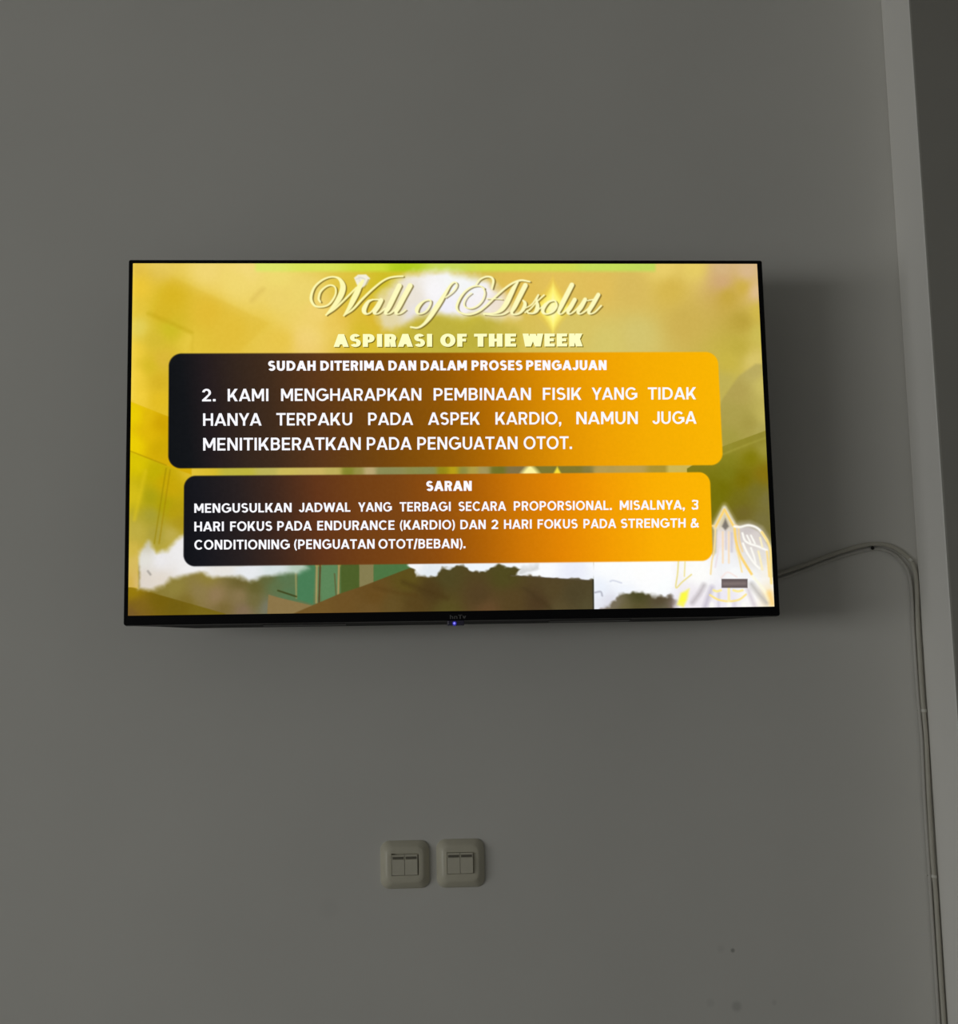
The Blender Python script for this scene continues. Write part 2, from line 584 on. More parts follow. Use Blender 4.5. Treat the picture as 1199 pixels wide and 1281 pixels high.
# soft golden backdrop
MAIN = [(170, 332, (226, 190, 70)), (200, 335, (224, 192, 78)), (260, 335, (238, 210, 110)), (310, 336, (240, 214, 118)),
        (172, 360, (236, 198, 55)), (168, 385, (228, 196, 60)), (215, 372, (216, 182, 32)), (205, 392, (214, 182, 35)), (260, 390, (228, 190, 55)),
        (290, 412, (229, 194, 62)), (330, 402, (230, 198, 72)), (300, 352, (238, 212, 105)), (350, 345, (236, 216, 105)),
        (350, 372, (232, 205, 98)), (385, 425, (240, 208, 115)), (350, 425, (232, 198, 75)), (380, 365, (232, 208, 100)), (212, 412, (206, 188, 36)),
        (173, 410, (226, 206, 88)), (195, 425, (212, 185, 50)), (240, 430, (230, 200, 65)), (168, 440, (240, 205, 62)), (420, 400, (228, 190, 70)),
        (400, 390, (238, 205, 105)), (440, 365, (222, 195, 62)), (455, 420, (216, 188, 48)), (485, 358, (208, 190, 38)), (470, 395, (220, 185, 50)), (505, 425, (206, 187, 62)),
        (560, 416, (196, 182, 66)), (600, 420, (194, 180, 66)), (580, 400, (200, 185, 62)), (640, 415, (216, 192, 88)), (650, 362, (226, 190, 85)),
        (700, 352, (226, 192, 90)), (750, 360, (224, 190, 90)), (720, 412, (216, 196, 100)), (792, 362, (216, 186, 92)), (840, 362, (213, 182, 78)),
        (860, 402, (205, 176, 82)), (800, 420, (212, 196, 110)), (760, 430, (214, 198, 106)), (830, 335, (232, 205, 105)), (870, 336, (230, 204, 100)),
        (905, 336, (213, 180, 130)), (935, 340, (217, 184, 142)), (946, 365, (224, 190, 145)), (905, 352, (208, 168, 120)), (912, 370, (197, 166, 62)),
        (930, 360, (206, 174, 66)), (930, 402, (186, 160, 60)), (950, 390, (210, 185, 75)), (952, 418, (205, 188, 85)), (925, 435, (192, 172, 66)),
        (945, 452, (216, 196, 105)), (912, 452, (200, 180, 70)), (908, 480, (192, 176, 85)),
        (170, 470, (242, 206, 62)), (188, 458, (214, 186, 38)), (204, 450, (218, 182, 55)), (200, 478, (214, 178, 36)), (172, 495, (242, 206, 60)), (200, 500, (226, 188, 34))]
IMG[:] = field(MAIN)
poly([(160, 322), (215, 345), (340, 405), (400, 430), (440, 420), (400, 350), (320, 322)], (246, 222, 128), 26, 0.30)
poly([(215, 346), (338, 404), (300, 440), (235, 440), (242, 418), (190, 396)], (216, 176, 40), 6, 0.22)
line([(186, 392), (212, 403), (240, 416)], 2.2, (186, 158, 15), 5, 0.35)
line([(316, 376), (324, 367), (330, 362)], 2.6, (208, 176, 80), 6, 0.35)
line([(242, 417), (241, 440)], 0.8, (190, 165, 30), 4, 0.2)
put(np.clip((172 - PXX) / 8, 0, 1) * .35 * (PYY < 500), (252, 222, 95))
# pale green band at the very top
sel = near([(320, 326), (822, 341)], 6)
put(np.clip((PXX[sel] - 318) / 5, 0, 1) * np.clip((823 - PXX[sel]) / 4, 0, 1) * np.clip((342 - PYY[sel]) / 5, 0, 1) * 0.95,
    field([(330, 335, (220, 230, 105)), (400, 335, (216, 228, 88)), (470, 336, (205, 222, 60)), (505, 336, (176, 205, 28)), (560, 336, (200, 222, 90)),
           (620, 336, (205, 222, 75)), (690, 336, (206, 220, 78)), (760, 336, (196, 222, 90)), (815, 336, (192, 218, 92))], sel), sel)
# right-hand folds
poly([(905, 498), (925, 470), (946, 455), (970, 456), (970, 545), (905, 560), (895, 520)],
     [(945, 465, (186, 170, 95)), (925, 490, (178, 160, 82)), (957, 480, (204, 190, 100)), (918, 520, (172, 158, 76)), (938, 530, (166, 152, 70)),
      (957, 520, (194, 180, 92)), (912, 550, (164, 154, 66)), (955, 538, (176, 164, 84))], 5)
poly([(860, 586), (905, 558), (962, 537), (985, 535), (985, 780), (860, 780)],
     [(912, 562, (150, 142, 50)), (930, 556, (148, 138, 46)), (952, 549, (146, 136, 48)), (912, 572, (132, 128, 28)), (940, 572, (128, 120, 6)), (956, 562, (158, 148, 60)),
      (910, 592, (124, 121, 22)), (930, 600, (120, 108, 2)), (956, 592, (134, 112, 14)), (898, 620, (116, 112, 8)), (925, 625, (116, 108, 24)),
      (945, 615, (118, 110, 40)), (960, 625, (122, 114, 60)), (930, 640, (112, 100, 40)), (905, 610, (116, 110, 4)), (955, 650, (120, 112, 60))], 1.2)
line([(905, 568), (935, 556), (962, 546)], 0.9, (176, 166, 70), 3, 0.5)
put(np.clip((PXX - (955 + (PYY - 500) * .05)) / 7, 0, 1) * .35 * (PYY < 560) * (PYY > 440), (226, 206, 110))
# left-hand folds
poly([(150, 500), (165, 503), (208, 520), (240, 530), (240, 780), (150, 780)],
     [(170, 520, (236, 206, 0)), (200, 530, (206, 162, 0)), (185, 540, (222, 182, 6)), (168, 556, (236, 206, 0)), (200, 562, (206, 168, 2)), (185, 520, (224, 184, 10)), (215, 575, (212, 170, 5))], 1.6)
poly([(150, 560), (165, 566), (212, 584), (240, 594), (240, 790), (150, 790)],
     [(172, 580, (218, 196, 0)), (195, 592, (192, 174, 0)), (206, 602, (200, 166, 0)), (168, 620, (214, 190, 22)), (188, 622, (168, 158, 14)),
      (190, 645, (166, 156, 52)), (215, 612, (200, 166, 6)), (218, 640, (182, 156, 10)), (172, 665, (190, 172, 66)), (195, 668, (170, 156, 60)),
      (224, 655, (172, 148, 24)), (205, 632, (176, 160, 0)), (215, 668, (190, 172, 80)), (240, 590, (220, 186, 42)), (165, 690, (205, 178, 70)), (165, 730, (206, 172, 56))], 1.6)
line([(162, 564), (208, 582)], 0.7, (170, 140, 0), 1.6, 0.7)
line([(208, 586), (193, 680)], 0.8, (150, 128, 0), 1.8, 0.6)
line([(213, 588), (199, 680)], 0.8, (160, 130, 0), 1.8, 0.6)
line([(182, 590), (168, 650)], 1.8, (226, 200, 30), 5, 0.5)
# band between the two panels
sel = near([(205, 583), (912, 597)], 4)
sel = sel[(PXX[sel] > 240) & (PXX[sel] < 840)]
put(np.clip((PXX[sel] - 240) / 30, 0, 1) * np.clip((838 - PXX[sel]) / 6, 0, 1),
    field([(250, 590, (214, 186, 44)), (300, 590, (190, 180, 62)), (340, 590, (188, 178, 88)), (355, 590, (204, 186, 90)), (395, 590, (202, 180, 96)), (420, 590, (190, 174, 90)),
           (436, 590, (132, 132, 44)), (450, 590, (150, 142, 70)), (462, 590, (188, 168, 118)), (480, 590, (138, 138, 84)), (540, 590, (136, 138, 80)),
           (555, 590, (150, 135, 20)), (568, 590, (188, 160, 18)), (580, 590, (140, 138, 66)), (592, 590, (178, 158, 70)), (606, 590, (165, 150, 92)), (622, 590, (112, 112, 36)),
           (645, 590, (128, 112, 70)), (680, 590, (124, 118, 46)), (720, 590, (128, 118, 44)), (738, 590, (130, 120, 60)), (748, 590, (186, 158, 82)), (790, 590, (186, 158, 80)), (830, 590, (170, 146, 50))], sel, 5), sel)


def flare(cx, cy, rx, ry, color, alpha=1.0, p=0.62, soft=0.5):
    sel = near([(cx - rx, cy - ry), (cx + rx, cy + ry)], 2)
    q = (np.abs(PXX[sel] - cx) / rx) ** p + (np.abs(PYY[sel] - cy) / ry) ** p
    put(np.clip((1 - q) / soft, 0, 1) * alpha, color, sel)


flare(664, 592, 15, 16, (255, 246, 160), 1, 1.1, 0.55)
flare(698, 592, 6, 11, (250, 226, 60), 1, 1.0, 0.5)

# clouds behind the title
poly([(475, 392), (474, 372), (492, 352), (520, 342), (560, 338), (592, 344), (625, 360), (640, 378), (650, 396), (628, 402), (600, 392),
      (580, 399), (548, 392), (520, 398), (498, 412), (478, 414)],
     [(486, 404, (228, 214, 165)), (490, 380, (232, 218, 165)), (520, 372, (236, 228, 215)), (545, 365, (250, 248, 250)), (570, 355, (246, 248, 246)), (560, 382, (242, 240, 250)),
      (590, 360, (244, 246, 248)), (588, 385, (246, 240, 244)), (620, 380, (238, 224, 208)), (525, 392, (232, 226, 232)), (605, 372, (248, 244, 248)), (640, 390, (240, 222, 170))], 17, 1.0, cloudy * .35)
sel = near([(470, 380), (478, 420)], 4)
poly([(505, 410), (530, 396), (560, 398), (590, 402), (625, 398), (650, 412), (650, 440), (500, 440)], (186, 172, 58), 16, 0.5, cloudy * .3)

# the view along the bottom of the slide
BOT = [(165, 745, (132, 108, 12)), (220, 735, (142, 128, 58)), (260, 722, (142, 126, 56)), (300, 715, (118, 108, 46)), (250, 742, (140, 122, 74)),
       (300, 745, (138, 118, 80)), (270, 745, (146, 122, 86)), (318, 752, (112, 104, 58)), (305, 764, (130, 108, 84)), (335, 760, (118, 118, 100)), (318, 735, (98, 92, 42)),
       (300, 728, (104, 92, 44)), (345, 735, (92, 112, 72)), (355, 722, (88, 116, 78)), (360, 745, (86, 118, 80)), (335, 722, (96, 100, 56)), (410, 730, (92, 130, 86)), (440, 725, (78, 98, 42)),
       (232, 755, (126, 108, 40)), (280, 762, (120, 102, 52))]
sel = np.nonzero(PYY > 696)[0]
a = np.clip((PYY[sel] - 702) / 8, 0, 1) * np.clip((PXX[sel] - 172) / 2, 0, 1)
put(a, field(BOT, sel), sel)
poly([(155, 733), (172, 737), (215, 749), (282, 768), (282, 785), (155, 785)],
     [(165, 740, (150, 122, 8)), (172, 760, (126, 98, 24)), (220, 760, (112, 92, 14)), (200, 750, (116, 94, 10)), (255, 766, (118, 100, 22)), (165, 768, (116, 86, 40))], 1.6)
poly([(336, 744), (350, 748), (392, 758), (366, 775), (334, 775)], (138, 116, 72), 1.6)
poly([(374, 700), (395, 700), (392, 756), (372, 750)], (72, 124, 84), 1.8)
poly([(403, 700), (423, 700), (423, 746), (403, 756)], (92, 132, 88), 1.8)
line([(370, 700), (371, 748)], 1.0, (146, 146, 92), 1.6, 0.9)
line([(397, 700), (396, 754)], 1.2, (168, 148, 94), 1.4, 0.9)
line([(401, 706), (399.5, 754)], 0.9, (88, 54, 26), 1.4, 0.9)
line([(419, 718), (421, 746)], 0.8, (96, 80, 40), 1.4, 0.7)
line([(424.5, 708), (423.5, 744)], 1.2, (172, 146, 92), 1.4, 0.9)
line([(348, 739), (371, 746.5)], 1.0, (60, 62, 22), 1.6, 0.9)
poly([(427, 700), (450, 700), (450, 738), (427, 744)], (76, 94, 40), 2)
poly([(450, 700), (468, 700), (468, 730), (450, 736)], (132, 124, 80), 1.8)
poly([(468, 700), (520, 700), (512, 714), (468, 728)], (76, 116, 66), 2)
FLOORC = [(400, 762, (112, 84, 38)), (430, 752, (108, 80, 36)), (470, 745, (102, 74, 30)), (510, 725, (92, 78, 26)), (490, 758, (98, 78, 36)), (540, 740, (76, 58, 26)),
          (560, 722, (78, 70, 34)), (560, 764, (86, 76, 32)), (600, 745, (80, 62, 34)), (630, 720, (78, 72, 30)), (640, 752, (84, 66, 34)), (690, 738, (82, 68, 38)),
          (675, 752, (74, 56, 32)), (720, 745, (76, 66, 40)), (735, 760, (82, 74, 46)), (610, 764, (98, 72, 42)), (700, 764, (88, 76, 46)), (520, 755, (86, 66, 28)), (465, 765, (106, 80, 38))]
poly([(362, 770), (425, 743), (455, 733), (512, 711), (560, 700), (743, 700), (743, 780), (362, 780)], FLOORC, 1.6)
line([(505, 728), (535, 740), (560, 748)], 2.5, (70, 52, 20), 6, 0.5)
line([(640, 722), (665, 742), (690, 762)], 2.5, (64, 50, 26), 6, 0.4)
line([(470, 735), (500, 742), (520, 745)], 2.0, (84, 60, 22), 5, 0.4)
# bright sky
SKY = [(520, 708, (246, 246, 248)), (535, 716, (228, 234, 240)), (600, 708, (240, 246, 252)), (680, 708, (250, 252, 255)), (720, 715, (236, 238, 250)), (760, 712, (252, 254, 255)),
       (800, 715, (255, 255, 253)), (752, 735, (236, 242, 252)), (765, 752, (222, 222, 232)), (780, 738, (242, 246, 254)), (780, 722, (254, 255, 255)), (820, 722, (255, 255, 255)), (850, 715, (255, 255, 255)), (830, 732, (252, 255, 255)), (845, 752, (236, 236, 246)), (760, 704, (255, 255, 255)), (800, 704, (255, 255, 255)), (840, 704, (255, 255, 255))]
poly([(512, 706), (560, 695), (745, 690), (745, 726), (690, 723), (645, 720), (655, 711), (625, 707), (600, 716), (580, 708), (555, 711), (545, 721), (522, 720)], SKY, 3.5, 1.0, leafy * .45)
poly([(655, 711), (675, 706), (676, 712), (665, 719), (650, 718)], (150, 148, 140), 7, .35, leafy * .5)
poly([(638, 719.5), (742, 726), (742, 734), (640, 734)], FLOORC, 1.0, 1.0)
line([(640, 720), (742, 726)], 0.6, (96, 86, 72), 1.4, .7)
poly([(743.5, 690), (890, 690), (900, 722), (985, 722), (985, 780), (743.5, 780)], SKY, 1.0)
line([(742.5, 725), (743, 768)], 0.9, (48, 46, 34), 1.4)
poly([(744, 768), (750, 760), (765, 755), (775, 744), (790, 740), (806, 741), (822, 746), (838, 745), (846, 752), (848, 775), (744, 778)],
     [(750, 764, (150, 136, 130)), (770, 756, (120, 110, 90)), (780, 762, (104, 96, 60)), (800, 745, (72, 70, 34)), (800, 760, (88, 80, 46)), (825, 750, (82, 70, 48)), (830, 764, (96, 92, 68)), (845, 760, (128, 110, 104))], 6, 1.0, leafy * .6)
line([(745, 741), (752, 740), (754, 745)], 0.8, (150, 150, 165), 2.2, .8)
line([(764, 727), (768, 726), (778, 729)], 0.6, (190, 195, 215), 2.2, .8)
# white cloud, lower left
poly([(172, 690), (186, 678), (196, 690), (210, 688), (222, 676), (235, 668), (236, 700), (300, 706), (380, 702), (386, 711), (372, 719), (350, 717), (330, 721), (312, 726),
      (300, 721), (276, 721), (250, 718), (230, 722), (214, 724), (206, 734), (190, 737), (172, 739)],
     [(180, 700, (226, 224, 216)), (200, 700, (236, 234, 236)), (225, 690, (238, 236, 236)), (180, 725, (222, 212, 200)), (200, 728, (226, 216, 204)), (240, 706, (240, 238, 238)),
      (280, 708, (232, 228, 222)), (310, 712, (232, 234, 238)), (345, 708, (216, 226, 226)), (376, 706, (180, 200, 182)), (183, 683, (205, 200, 180))], 9, 1.0, cloudy * .28)
sel = near([(160, 675), (172, 742)], 1)
put(np.clip((172.5 - PXX[sel]) / 1.2, 0, 1) * np.clip((PYY[sel] - 676) / 24, 0, 1) * (PYY[sel] < 735), field([(165, 690, (208, 184, 70)), (165, 730, (206, 172, 60)), (171, 700, (214, 186, 96)), (171, 730, (220, 190, 130))], sel), sel)
line([(185, 715), (188, 719)], 0.9, (120, 116, 110), 3, .7)


# emblem with its white glow, lower right
def E(*a):
    return [(820 + p[0] / 7.053, 610 + p[1] / 7.053) + tuple(p[2:]) for p in a]


OUT = E((612, 160), (705, 325), (830, 315), (930, 362), (1030, 520), (1060, 1080), (190, 1080), (170, 640), (430, 640), (515, 560), (520, 330))
sel = near(OUT, 16)
sd = poly_sd(OUT, sel)
put(np.clip(0.55 - sd / 12, 0, 1) ** 1.1 * .98, field([(*E((620, 270))[0], (215, 203, 170)), (*E((600, 450))[0], (240, 232, 236)), (*E((620, 620))[0], (244, 246, 252)), (*E((400, 740))[0], (255, 255, 252)),
      (*E((700, 760))[0], (252, 254, 255)), (*E((860, 450))[0], (222, 214, 210)), (*E((900, 640))[0], (228, 224, 220)), (*E((980, 750))[0], (250, 246, 236)),
      (*E((330, 980))[0], (240, 234, 240)), (*E((640, 940))[0], (236, 232, 242)), (*E((860, 960))[0], (252, 250, 250)), (*E((820, 370))[0], (206, 198, 198)), (*E((1000, 950))[0], (250, 232, 190)), (*E((850, 780))[0], (250, 252, 255))], sel), sel)
poly(E((620, 270), (650, 340), (620, 375), (590, 340)), (112, 106, 100), 3.5, .85)
GOLD, PALE, WHT = (254, 214, 118), (252, 234, 160), (255, 253, 246)
line(E((530, 345), (612, 180), (700, 335)), 2.6, (255, 250, 240), 4, .8, 0)
line(E((532, 345), (612, 190), (690, 335)), 1.5, GOLD, 1.6, 1, 0)
line(E((505, 335), (528, 345), (528, 440), (518, 560), (500, 650), (490, 760)), 1.0, (248, 222, 160), 1.8)
line(E((560, 420), (555, 560), (530, 700)), 0.8, (236, 222, 226), 2)
for x in (597, 650):
    line(E((x, 390), (x, 660)), 1.1, (252, 220, 178), 2, .85)
line(E((625, 380), (625, 540)), 1.0, (206, 200, 206), 2.4, .7)
line(E((675, 400), (675, 560)), 1.4, (200, 194, 204), 2.6, .7)
line(E((700, 335), (712, 460), (745, 580), (800, 680), (850, 760)), 1.6, GOLD, 1.8)
line(E((712, 335), (735, 350), (742, 460), (770, 560)), 1.0, (250, 214, 150), 1.8, .9)
line(E((712, 520), (740, 620), (765, 740)), 0.9, (252, 224, 150), 1.8, .9)
line(E((700, 340), (750, 345), (830, 330), (915, 365), (985, 465)), 1.4, WHT, 2)
line(E((940, 390), (990, 470), (1018, 560), (1018, 700), (1024, 840)), 1.5, (255, 226, 140), 2)
line(E((770, 400), (790, 460), (830, 490), (905, 515), (985, 550)), 1.3, WHT, 1.8)
line(E((810, 420), (840, 480)), 1.1, WHT, 1.8)
line(E((845, 420), (880, 490)), 1.1, WHT, 1.8)
line(E((925, 440), (945, 520)), 1.1, (255, 244, 200), 1.8)
line(E((775, 490), (810, 570), (870, 660), (920, 710)), 1.3, WHT, 1.8)
line(E((845, 530), (870, 600), (885, 660)), 1.1, WHT, 1.8)
line(E((910, 560), (925, 620), (945, 720)), 1.2, (255, 240, 190), 1.8)
line(E((985, 560), (995, 660), (1005, 780)), 1.1, (255, 222, 140), 1.8)
line(E((206, 650), (198, 760), (184, 880), (240, 830), (320, 765)), 0.8, (236, 220, 130), 1.6)
line(E((264, 655), (258, 780)), 0.7, (240, 224, 140), 1.6)
line(E((430, 860), (390, 930), (330, 1010)), 2.6, (176, 168, 172), 6, .7)
line(E((500, 880), (470, 960), (440, 1050)), 2.8, (186, 178, 196), 6, .7)
line(E((560, 930), (560, 1050)), 1.4, (196, 190, 206), 4, .6)
line(E((850, 850), (910, 930), (980, 1010)), 3.0, (184, 180, 176), 6, .75)
line(E((820, 900), (850, 980), (880, 1050)), 2.4, (200, 190, 200), 5, .6)
line(E((700, 1000), (700, 1050)), 2.2, (214, 206, 222), 4, .6)
line(E((860, 780), (960, 900), (1000, 990)), 1.6, (255, 253, 225), 3, .8)
line(E((1010, 930), (1035, 1020)), 3.4, (255, 214, 130), 6, .9)
poly(E((195, 1030), (225, 930), (300, 890), (285, 980), (250, 1050)), (252, 246, 90), 5, .95)
poly(E((215, 1000), (240, 930), (275, 930), (262, 1000)), (252, 252, 60), 4, .8)
line(E((485, 945), (555, 985), (650, 1000), (740, 985), (800, 940)), 1.2, (255, 230, 140), 1.6)
line(E((650, 890), (650, 995)), 1.6, (255, 240, 170), 1.6)
line(E((515, 903), (545, 912), (580, 903)), 1.3, (255, 238, 150), 1.8)
line(E((690, 903), (730, 912), (770, 903)), 1.3, (255, 238, 150), 1.8)
for x in (500, 650, 780):
    line(E((x, 1025), (x, 1070)), 2.6, (255, 254, 246), 3, .8)
line(E((585, 790), (640, 745), (720, 785)), 0.8, (248, 222, 214), 2, .7)
poly(E((585, 802), (815, 802), (815, 882), (585, 882)), (104, 92, 92), 1.2)
line(E((610, 845), (790, 842)), 2.2, (132, 118, 116), 3, .8)

# rounded panels, dark at the left and amber at the right
G1 = [(205, (13, 16, 20)), (232, (16, 18, 22)), (262, (34, 26, 28)), (300, (50, 36, 28)), (340, (62, 42, 27)), (400, (90, 54, 24)), (450, (106, 64, 16)), (500, (124, 74, 8)),
      (560, (146, 88, 4)), (610, (176, 106, 0)), (650, (200, 126, 0)), (700, (224, 146, 0)), (750, (238, 160, 0)), (810, (245, 172, 0)), (910, (250, 182, 0))]
G2 = [(222, (12, 14, 20)), (250, (20, 20, 26)), (300, (38, 30, 30)), (345, (60, 38, 28)), (400, (96, 52, 24)), (450, (112, 62, 20)), (500, (122, 68, 18)), (545, (140, 76, 12)),
      (600, (172, 96, 4)), (650, (204, 118, 2)), (700, (226, 134, 0)), (760, (242, 156, 0)), (820, (250, 174, 0)), (900, (252, 182, 0))]


def panel(q, r, stops, tilt):
    """q: the panel's corners; round them by r sketch units"""
    q = np.array(q, float)
    Wd, Ht = 700.0, 145.0 if q[2][1] - q[1][1] > 130 else 114.0
    Hh = homography(q, [(0, 0), (Wd, 0), (Wd, Ht), (0, Ht)])
    sel = near(q, 4)
    st = hmap(Hh, np.c_[PXX[sel], PYY[sel]])
    dx = np.abs(st[:, 0] - Wd / 2) - (Wd / 2 - r); dy = np.abs(st[:, 1] - Ht / 2) - (Ht / 2 - r)
    sd = np.hypot(np.maximum(dx, 0), np.maximum(dy, 0)) + np.minimum(np.maximum(dx, dy), 0) - r
    xk = PXX[sel] + (st[:, 1] / Ht - .5) * tilt
    sx = [s[0] for s in stops]
    col = np.stack([np.interp(xk, sx, [s[1][k] for s in stops]) for k in range(3)], 1)
    put(np.clip(0.5 - sd / 1.6, 0, 1), col, sel)


panel([(211.6, 442.2), (898.6, 440.2), (905.2, 581.6), (210.6, 586.2)], 16, G1, -14)
panel([(230.4, 595.4), (888.6, 590.4), (892.4, 701.2), (229.4, 709.0)], 15, G2, -10)

# star behind the title, then the script title itself
flare(692.5, 384, 36, 44, (255, 222, 70), .9, .80, .6)
flare(693, 385, 25, 36, (255, 244, 120), 1, .82, .32)
flare(693, 386, 13, 22, (255, 252, 190), .9, .9, .7)


def A_(*a): return [(380 + p[0] / 12, 340 + p[1] / 12, p[2]) for p in a]
def B_(*a): return [(450 + p[0] / 12, 350 + p[1] / 12, p[2]) for p in a]
def C_(*a): return [(505 + p[0] / 12, 340 + p[1] / 12, p[2]) for p in a]
def D_(*a): return [(565 + p[0] / 12, 340 + p[1] / 12, p[2]) for p in a]
def F_(*a): return [(640 + p[0] / 10, 345 + p[1] / 10, p[2]) for p in a]


STROKES = [
    A_((258, 450, .9), (235, 400, 1.1), (262, 300, 1.0), (340, 225, .8), (420, 200, .8), (485, 235, .8), (490, 330, .8), (440, 430, .9), (370, 500, .8), (270, 526, .8),
       (180, 510, 1.0), (125, 430, 1.4), (130, 330, 1.3), (180, 220, 1.0), (280, 130, .9), (390, 82, .8), (490, 80, .9), (560, 120, 1.7), (600, 210, 2.9), (585, 310, 3.1),
       (530, 420, 2.8), (450, 530, 1.9), (345, 648, .5)),
    A_((345, 648, .5), (470, 560, .9), (600, 440, .9), (720, 320, .8), (800, 238, .7)),
    A_((905, 130, 1.2), (860, 200, 2.4), (815, 300, 3.0), (765, 400, 3.0), (700, 530, 2.1), (612, 658, .5)),
    A_((612, 658, .5), (750, 560, 1.0), (890, 410, 1.1), (1040, 265, 1.0), (1180, 150, .9), (1290, 92, .9), (1400, 72, .9), (1500, 68, .8)),
    B_((205, 298, .7), (140, 330, 1.6), (85, 420, 2.5), (80, 480, 2.2), (120, 512, .9), (180, 485, .7), (250, 400, .7), (300, 330, .7)),
    B_((205, 298, .7), (270, 296, .7), (330, 306, 1.0)),
    B_((335, 308, 2.4), (285, 400, 2.6), (235, 480, 2.2), (255, 512, .8), (310, 495, .7), (390, 430, .7)),
    B_((608, 90, 2.7), (530, 250, 2.7), (450, 410, 2.6), (400, 490, 1.8), (430, 514, .7), (480, 495, .7), (560, 430, .7)),
    B_((770, 88, 2.7), (680, 250, 2.7), (600, 400, 2.6), (556, 488, 1.8), (590, 514, .7), (650, 490, .7), (700, 450, .6)),
    C_((390, 420, .7), (320, 440, .8), (250, 500, 1.7), (210, 570, 2.1), (225, 625, 1.0), (290, 625, .7), (360, 580, .8), (410, 500, .8), (420, 440, .8), (390, 420, .7)),
    C_((640, 385, .6), (740, 310, .6), (800, 235, .7), (810, 180, .7), (775, 155, .7), (715, 200, 1.0), (640, 320, 1.7), (560, 450, 2.4), (480, 570, 2.6), (400, 690, 2.2), (310, 790, 1.4),
       (220, 840, 1.0), (120, 830, .9)),
    D_((500, 250, .7), (430, 212, .7), (320, 225, .8), (210, 300, .9), (125, 420, 1.2), (90, 530, 1.2), (130, 605, 1.0), (260, 642, .9), (400, 605, .9), (530, 510, .9), (680, 365, 1.0),
       (830, 235, 1.0), (950, 160, 1.0), (1060, 128, 1.0), (1185, 148, .8)),
    D_((310, 320, .5), (240, 380, .5), (200, 460, .6), (215, 525, .7), (300, 550, .7), (400, 510, .7), (480, 420, .7), (510, 320, .7), (490, 245, .6)),
    D_((380, 190, .6), (440, 115, .8), (530, 75, .9), (610, 85, 1.1), (640, 140, 1.3), (618, 250, .9)),
    D_((1010, 150, .9), (950, 240, 2.2), (890, 360, 2.7), (830, 480, 2.7), (760, 570, 2.2), (660, 622, 1.0), (500, 632, .9)),
    D_((540, 405, .4), (660, 405, .5), (770, 412, .4)),
    D_((500, 632, .9), (640, 650, .7), (780, 640, .7), (860, 600, .6)),
    D_((1120, 205, 2.6), (1040, 360, 2.6), (960, 520, 2.4), (915, 610, 1.4), (960, 642, .8), (1040, 615, 1.2), (1100, 540, 2.0), (1115, 470, 1.7), (1085, 430, .7)),
    D_((1115, 610, .7), (1190, 560, .7), (1300, 440, .7), (1400, 350, .7)),
    F_((195, 400, .6), (270, 350, .6), (345, 240, .8), (322, 300, 1.0), (335, 370, 2.0), (325, 430, 2.2), (280, 468, 1.0), (220, 465, .9), (205, 440, 1.0)),
    F_((335, 430, .6), (390, 390, .6), (430, 350, .6)),
    F_((530, 310, .7), (470, 330, 1.2), (410, 400, 2.0), (405, 455, 1.6), (450, 478, .8), (530, 445, .9), (575, 375, .9), (560, 320, .7), (530, 310, .7)),
    F_((765, 115, 2.5), (690, 260, 2.6), (630, 380, 2.4), (600, 455, 1.5), (630, 478, .7), (700, 420, .7), (770, 330, .7)),
    F_((800, 300, 2.2), (750, 390, 2.3), (715, 450, 1.8), (740, 477, .8), (810, 430, .7), (900, 330, .7)),
    F_((930, 298, 2.2), (880, 390, 2.3), (842, 450, 1.8), (865, 477, .8), (920, 450, .7), (980, 400, .7)),
    F_((1095, 238, 2.2), (1030, 350, 2.4), (978, 440, 2.0), (990, 475, .9), (1050, 455, .7), (1130, 375, .8)),
    F_((960, 310, .6), (1040, 296, .6)),
]
for s in STROKES: line(s, 1, (98, 80, 24), 1.5, .78, 6, (2.0, 1.1))
dia = [(444, 347.5), (449, 343.5), (459, 343.2), (464, 348), (460, 356), (453, 360.5), (447.5, 356)]
poly(dia, (246, 242, 228), 2.2, .95)
line([(447, 349), (452, 347), (457, 349)], .8, (206, 202, 196), 2, .6, 0)
line([(450, 346), (452, 356)], .6, (216, 210, 200), 2, .5, 0)
line([(462, 350), (457, 360)], .8, (150, 136, 60), 1.8, .6, 0)
STROKES = [[(x, y, r * 1.13 + .12) for x, y, r in s] for s in STROKES]
for s in STROKES: line(s, 1, (255, 251, 190), 1.2, 1.0, 6)
for s in STROKES[:4]: line(s, 1, (255, 248, 150), 1.2, .3, 6)

IMG += (vnoise(2.5, 9) * 3)[:, None]
IMG = np.clip(IMG, 0, 255)

